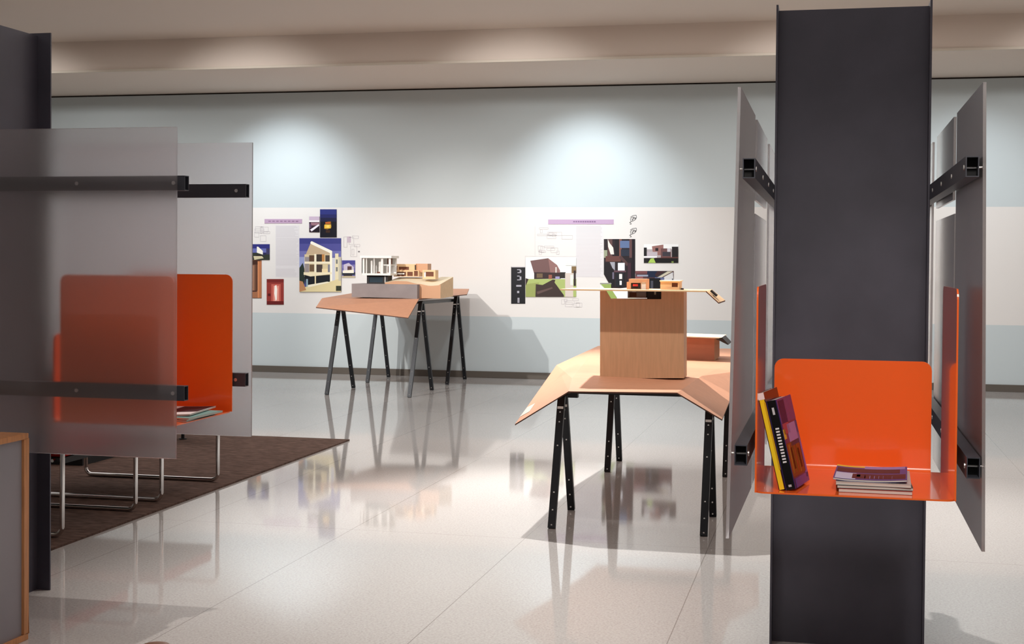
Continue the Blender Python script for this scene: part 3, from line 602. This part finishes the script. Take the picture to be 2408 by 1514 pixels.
w0 = Vector((xb, Yf-.16, zt)); w1 = at(1690, 711, Yf-.16); w2 = at(1702, 707, Yf+.12)
b = MB(); b.sheet([w0+Vector((0, 0, .008)), w1, w2+Vector((.0, .12, .0)), Vector((xb, Yb+.10, zt+.008))], [(0, 1, 2, 3)], .008, 'bass', 'brown'); b.build('ramp', e)
def model_box(parent, name, px0, py0, px1, py1, Y, dep, m, holes=(), lift=0.):
    a = at(px0, py1, Y); c = at(px1, py0, Y); g = MB(); t_ = .004
    x0_, x1_, z0_, z1_ = a.x, c.x, a.z+lift, c.z+lift
    g.box(x0_, Y+.004, z0_, x1_, Y+dep, z1_, m)
    # front frame around the openings: rows of strips
    xs = sorted({px0, px1, *[h[0] for h in holes], *[h[2] for h in holes]}); ys = sorted({py0, py1, *[h[1] for h in holes], *[h[3] for h in holes]})
    for i in range(len(xs)-1):
        for j in range(len(ys)-1):
            cx_, cy_ = (xs[i]+xs[i+1])/2, (ys[j]+ys[j+1])/2
            hit = [h for h in holes if h[0] <= cx_ <= h[2] and h[1] <= cy_ <= h[3]]
            p0 = at(xs[i], ys[j+1], Y); p1 = at(xs[i+1], ys[j], Y)
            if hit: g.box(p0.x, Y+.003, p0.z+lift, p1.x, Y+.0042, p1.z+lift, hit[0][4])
            else: g.box(p0.x, Y-.006, p0.z+lift, p1.x, Y+.004, p1.z+lift, m)
    return g.build(name, parent)
Y2 = Yf+.02
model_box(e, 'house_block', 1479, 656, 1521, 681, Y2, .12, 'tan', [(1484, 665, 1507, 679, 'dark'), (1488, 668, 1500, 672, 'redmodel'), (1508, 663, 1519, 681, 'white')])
b = MB(); p0 = at(1488, 673, Y2-.004); p1 = at(1500, 668, Y2-.004); b.box(p0.x, p0.y, p0.z, p1.x, p0.y+.01, p1.z, 'redmodel'); b.build('red_part', e)
model_box(e, 'garden_wall', 1474, 663, 1480, 681, Y2+.02, .08, 'tan')
model_box(e, 'annex', 1553, 661, 1598, 682, Y2, .14, 'bass', [(1580, 665, 1594, 675, 'brown')])
b = MB(); p0 = at(1551, 661.5, Y2-.02); p1 = at(1599, 661.5, Y2-.02); b.box(p0.x, Y2-.02, p0.z, p1.x, Y2+.16, p0.z+.006, 'cream'); b.build('annex_roof', e)
model_box(e, 'step', 1601, 677.5, 1607, 681, Y2, .03, 'dark')
model_box(e, 'hanging_room', 1477, 684, 1520, 700, Yf+.05, .10, 'concrete', [(1480, 687, 1497, 698, 'brown'), (1486, 685, 1496, 689, 'white')])
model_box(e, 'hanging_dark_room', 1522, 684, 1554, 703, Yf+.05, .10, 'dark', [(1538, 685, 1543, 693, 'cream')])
b = MB(); c0 = at(1672, 683, Yf-.06); c1 = at(1686, 697, Yf-.06)
b.bar(c0+Vector((0, 0, .0)), c1+Vector((0, 0, .004)), .06, .012, 'dark'); b.build('stair_piece', e)
# rear block on the near table
e = empty('architecture_model', (-.85, 9.7, .83), 'low box model with a thin overhanging roof behind the plywood tower', 'model')
pa, pb, pc, pd = at(1560, 847, 9.6), at(1680, 848, 9.6), at(1680, 796, 9.6), at(1560, 792, 9.6)
b = MB(); b.prism([pa, pb, pc, pd], (0, .28, 0), mat('reddish_veneer', (166, 108, 86), .5, var=.05, stretch=(1, 1, 9))); b.build('box_body', e)
b = MB(); q0 = at(1680, 848, 9.6); q1 = at(1692, 838, 9.72); q2 = at(1692, 800, 9.72); q3 = at(1680, 796, 9.6)
b.prism([q0, q1, q2, q3], (-.02, .15, 0), 'tan'); b.build('end_panel', e)
b = MB(); r0, r1 = at(1555, 791, 9.55), at(1698, 796, 9.55); r2 = at(1712, 811, 9.55)
b.prism([r0, r1, r1+Vector((0, 0, .007)), r0+Vector((0, 0, .007))], (0, .4, 0), 'cream'); b.build('roof', e)
b = MB(); b.prism([r1+Vector((-.04, 0, -.004)), r2, r2+Vector((0, 0, .008)), r1+Vector((0, 0, .008))], (0, .3, 0), 'dark'); b.build('roof_flap', e)

# ---------------------------------------------------------------- far table board and model
e = empty('display_table_top', (-5, 15.8, 1.0), 'folded tan fibreboard top of the far table near the wall', 'table top', 'folded fibreboard table tops')
K1 = at(757, 701, 14.8); K2 = at(985, 703, 14.8); K3 = at(960, 747, 14.3); K4 = at(743, 722, 14.42); K5 = at(1098, 692, 16.5); K6 = at(1103, 679, 17.1); K7 = Vector((-5.62, 17.1, 1.14))
b = MB(); b.sheet([K1, K2, K3, K4, K5, K6, K7], [(3, 2, 1, 0), (0, 1, 4, 6), (4, 5, 6)], .010, 'fibre', 'fedge'); b.build('board', e)
label_on(e, (K4, K3, K1), [(913, 740), (961, 744), (965, 734), (917, 730)])
b = MB(); b.bar(at(990, 711, 15.02), at(1063, 706, 16.58), .05, .035, 'blk'); b.build('side_bar', e)
e = empty('architecture_model', (-4.9, 15.3, 1.08), 'white pavilion and small wooden houses on a wavy site model, far table', 'model')
def qprism(name, pts, Y, dep, m, medge=None):
    g = MB(); g.prism([at(x, y, Y) for x, y in pts], (0, dep, 0), m, medge); return g.build(name, e)
qprism('grey_plinth', [(827, 698), (946, 701), (981, 703), (981, 669), (827, 667)], 14.84, .42, 'concrete')
# wooden terrain: wavy front edge rising to a level back edge
def interp(tab, x):
    for (a, p), (b_, q_) in zip(tab, tab[1:]):
        if a <= x <= b_:
            u = (x-a)/(b_-a); u = u*u*(3-2*u); return p+(q_-p)*u
    return tab[-1][1]
tabf = [(905, 664), (930, 660.5), (952, 661), (985, 667.5), (1012, 672), (1030, 671), (1036, 668)]
YF, YB = 14.93, 15.46; N = 28; g = MB(); vs = []
for i in range(N+1):
    x_ = 905+131*i/N; p0 = at(x_, interp(tabf, x_), YF); k_ = p0.x
    zb = at(1063, 651, YB).z if i > N*.75 else at(930, 651.5, YB).z
    for m_ in range(7):
        u = m_/6; zz = p0.z+(zb-p0.z)*u; vs.append((k_, YF+(YB-YF)*u, zz))
nf = len(vs); zb0 = at(982, 702, YF).z+.004
vs += [(vs[i*7][0], YF, zb0) for i in range(N+1)]+[(vs[i*7][0], YB, zb0+.012) for i in range(N+1)]
tf = []; ff = []
for i in range(N):
    for m_ in range(6): tf.append((i*7+m_, (i+1)*7+m_, (i+1)*7+m_+1, i*7+m_+1))
    ff.append((nf+i, nf+i+1, (i+1)*7, i*7)); ff.append((nf+N+1+i, i*7+6, (i+1)*7+6, nf+N+2+i)); ff.append((nf+i, nf+N+1+i, nf+N+2+i, nf+i+1))
sf = [tuple([nf+N]+[N*7+m_ for m_ in range(7)]+[nf+2*N+1]), tuple([nf]+[m_ for m_ in range(7)]+[nf+N+1])]
k0 = g.mi('cream'); k1 = g.mi('tan'); k2 = g.mi('bass'); g.v = [tuple(v) for v in vs]; g.f = tf+ff+sf; g.m = [k0]*len(tf)+[k1]*len(ff)+[k2, k2]
g.build('site_terrain', e, smooth=True)
# white pavilion
model_box(e, 'pavilion_base', 863, 647, 912, 667, 15.0, .16, 'dark', [(868, 651, 900, 664, 'glassg'), (904, 649, 907, 666, 'white')])
g = MB()
def wb(x0_, y0_, x1_, y1_, Ya, Yc, m): a_ = at(x0_, y1_, 14.98); c_ = at(x1_, y0_, 14.98); g.box(a_.x, Ya, a_.z, c_.x, Yc, c_.z, m)
wb(849, 601.5, 923, 606.5, 14.94, 15.22, 'white'); wb(853, 643, 920, 647, 14.95, 15.2, 'white')
for x0_, x1_ in ((852, 858), (862, 864), (880, 882), (897, 902), (915, 920)): wb(x0_, 606, x1_, 644, 14.96, 14.975, 'white')
wb(852, 606, 920, 644, 15.17, 15.19, 'white'); wb(852, 606, 854, 644, 14.96, 15.18, 'white')
wb(869, 612, 873, 644, 15.02, 15.06, 'white'); wb(886, 614, 892, 640, 15.05, 15.1, 'white'); wb(902, 622, 916, 624, 14.97, 15.17, 'white'); g.build('pavilion', e)
for a_, ya_ in (((903, 607, 914, 621), 15.1), ((904, 626, 911, 641), 15.1), ((886, 639, 892, 642), 14.99)):
    g = MB(); wb(*a_, ya_, ya_+.015, 'brown'); g.build('pavilion_screen', e)
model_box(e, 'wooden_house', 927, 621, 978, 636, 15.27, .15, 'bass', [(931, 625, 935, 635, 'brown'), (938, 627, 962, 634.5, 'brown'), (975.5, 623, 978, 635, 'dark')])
model_box(e, 'wooden_house_wing', 978, 620, 1006, 640, 15.3, .14, 'tan')
model_box(e, 'wooden_ground_floor', 926, 636, 985, 650, 15.25, .17, 'bass', [(931, 639, 955, 649, 'brown'), (958, 639, 971, 649, 'brown'), (974, 637, 983, 649, 'brown')])
g = MB(); a_ = at(935, 645, 15.24); c_ = at(951, 642, 15.24); g.box(a_.x, 15.235, a_.z, c_.x, 15.243, c_.z, 'white'); g.build('white_beam', e)
model_box(e, 'wooden_cube', 994, 635, 1024, 656, 15.12, .12, 'bass', [(997, 639, 1001, 652, 'white'), (1001, 639, 1020, 650, 'brown')])
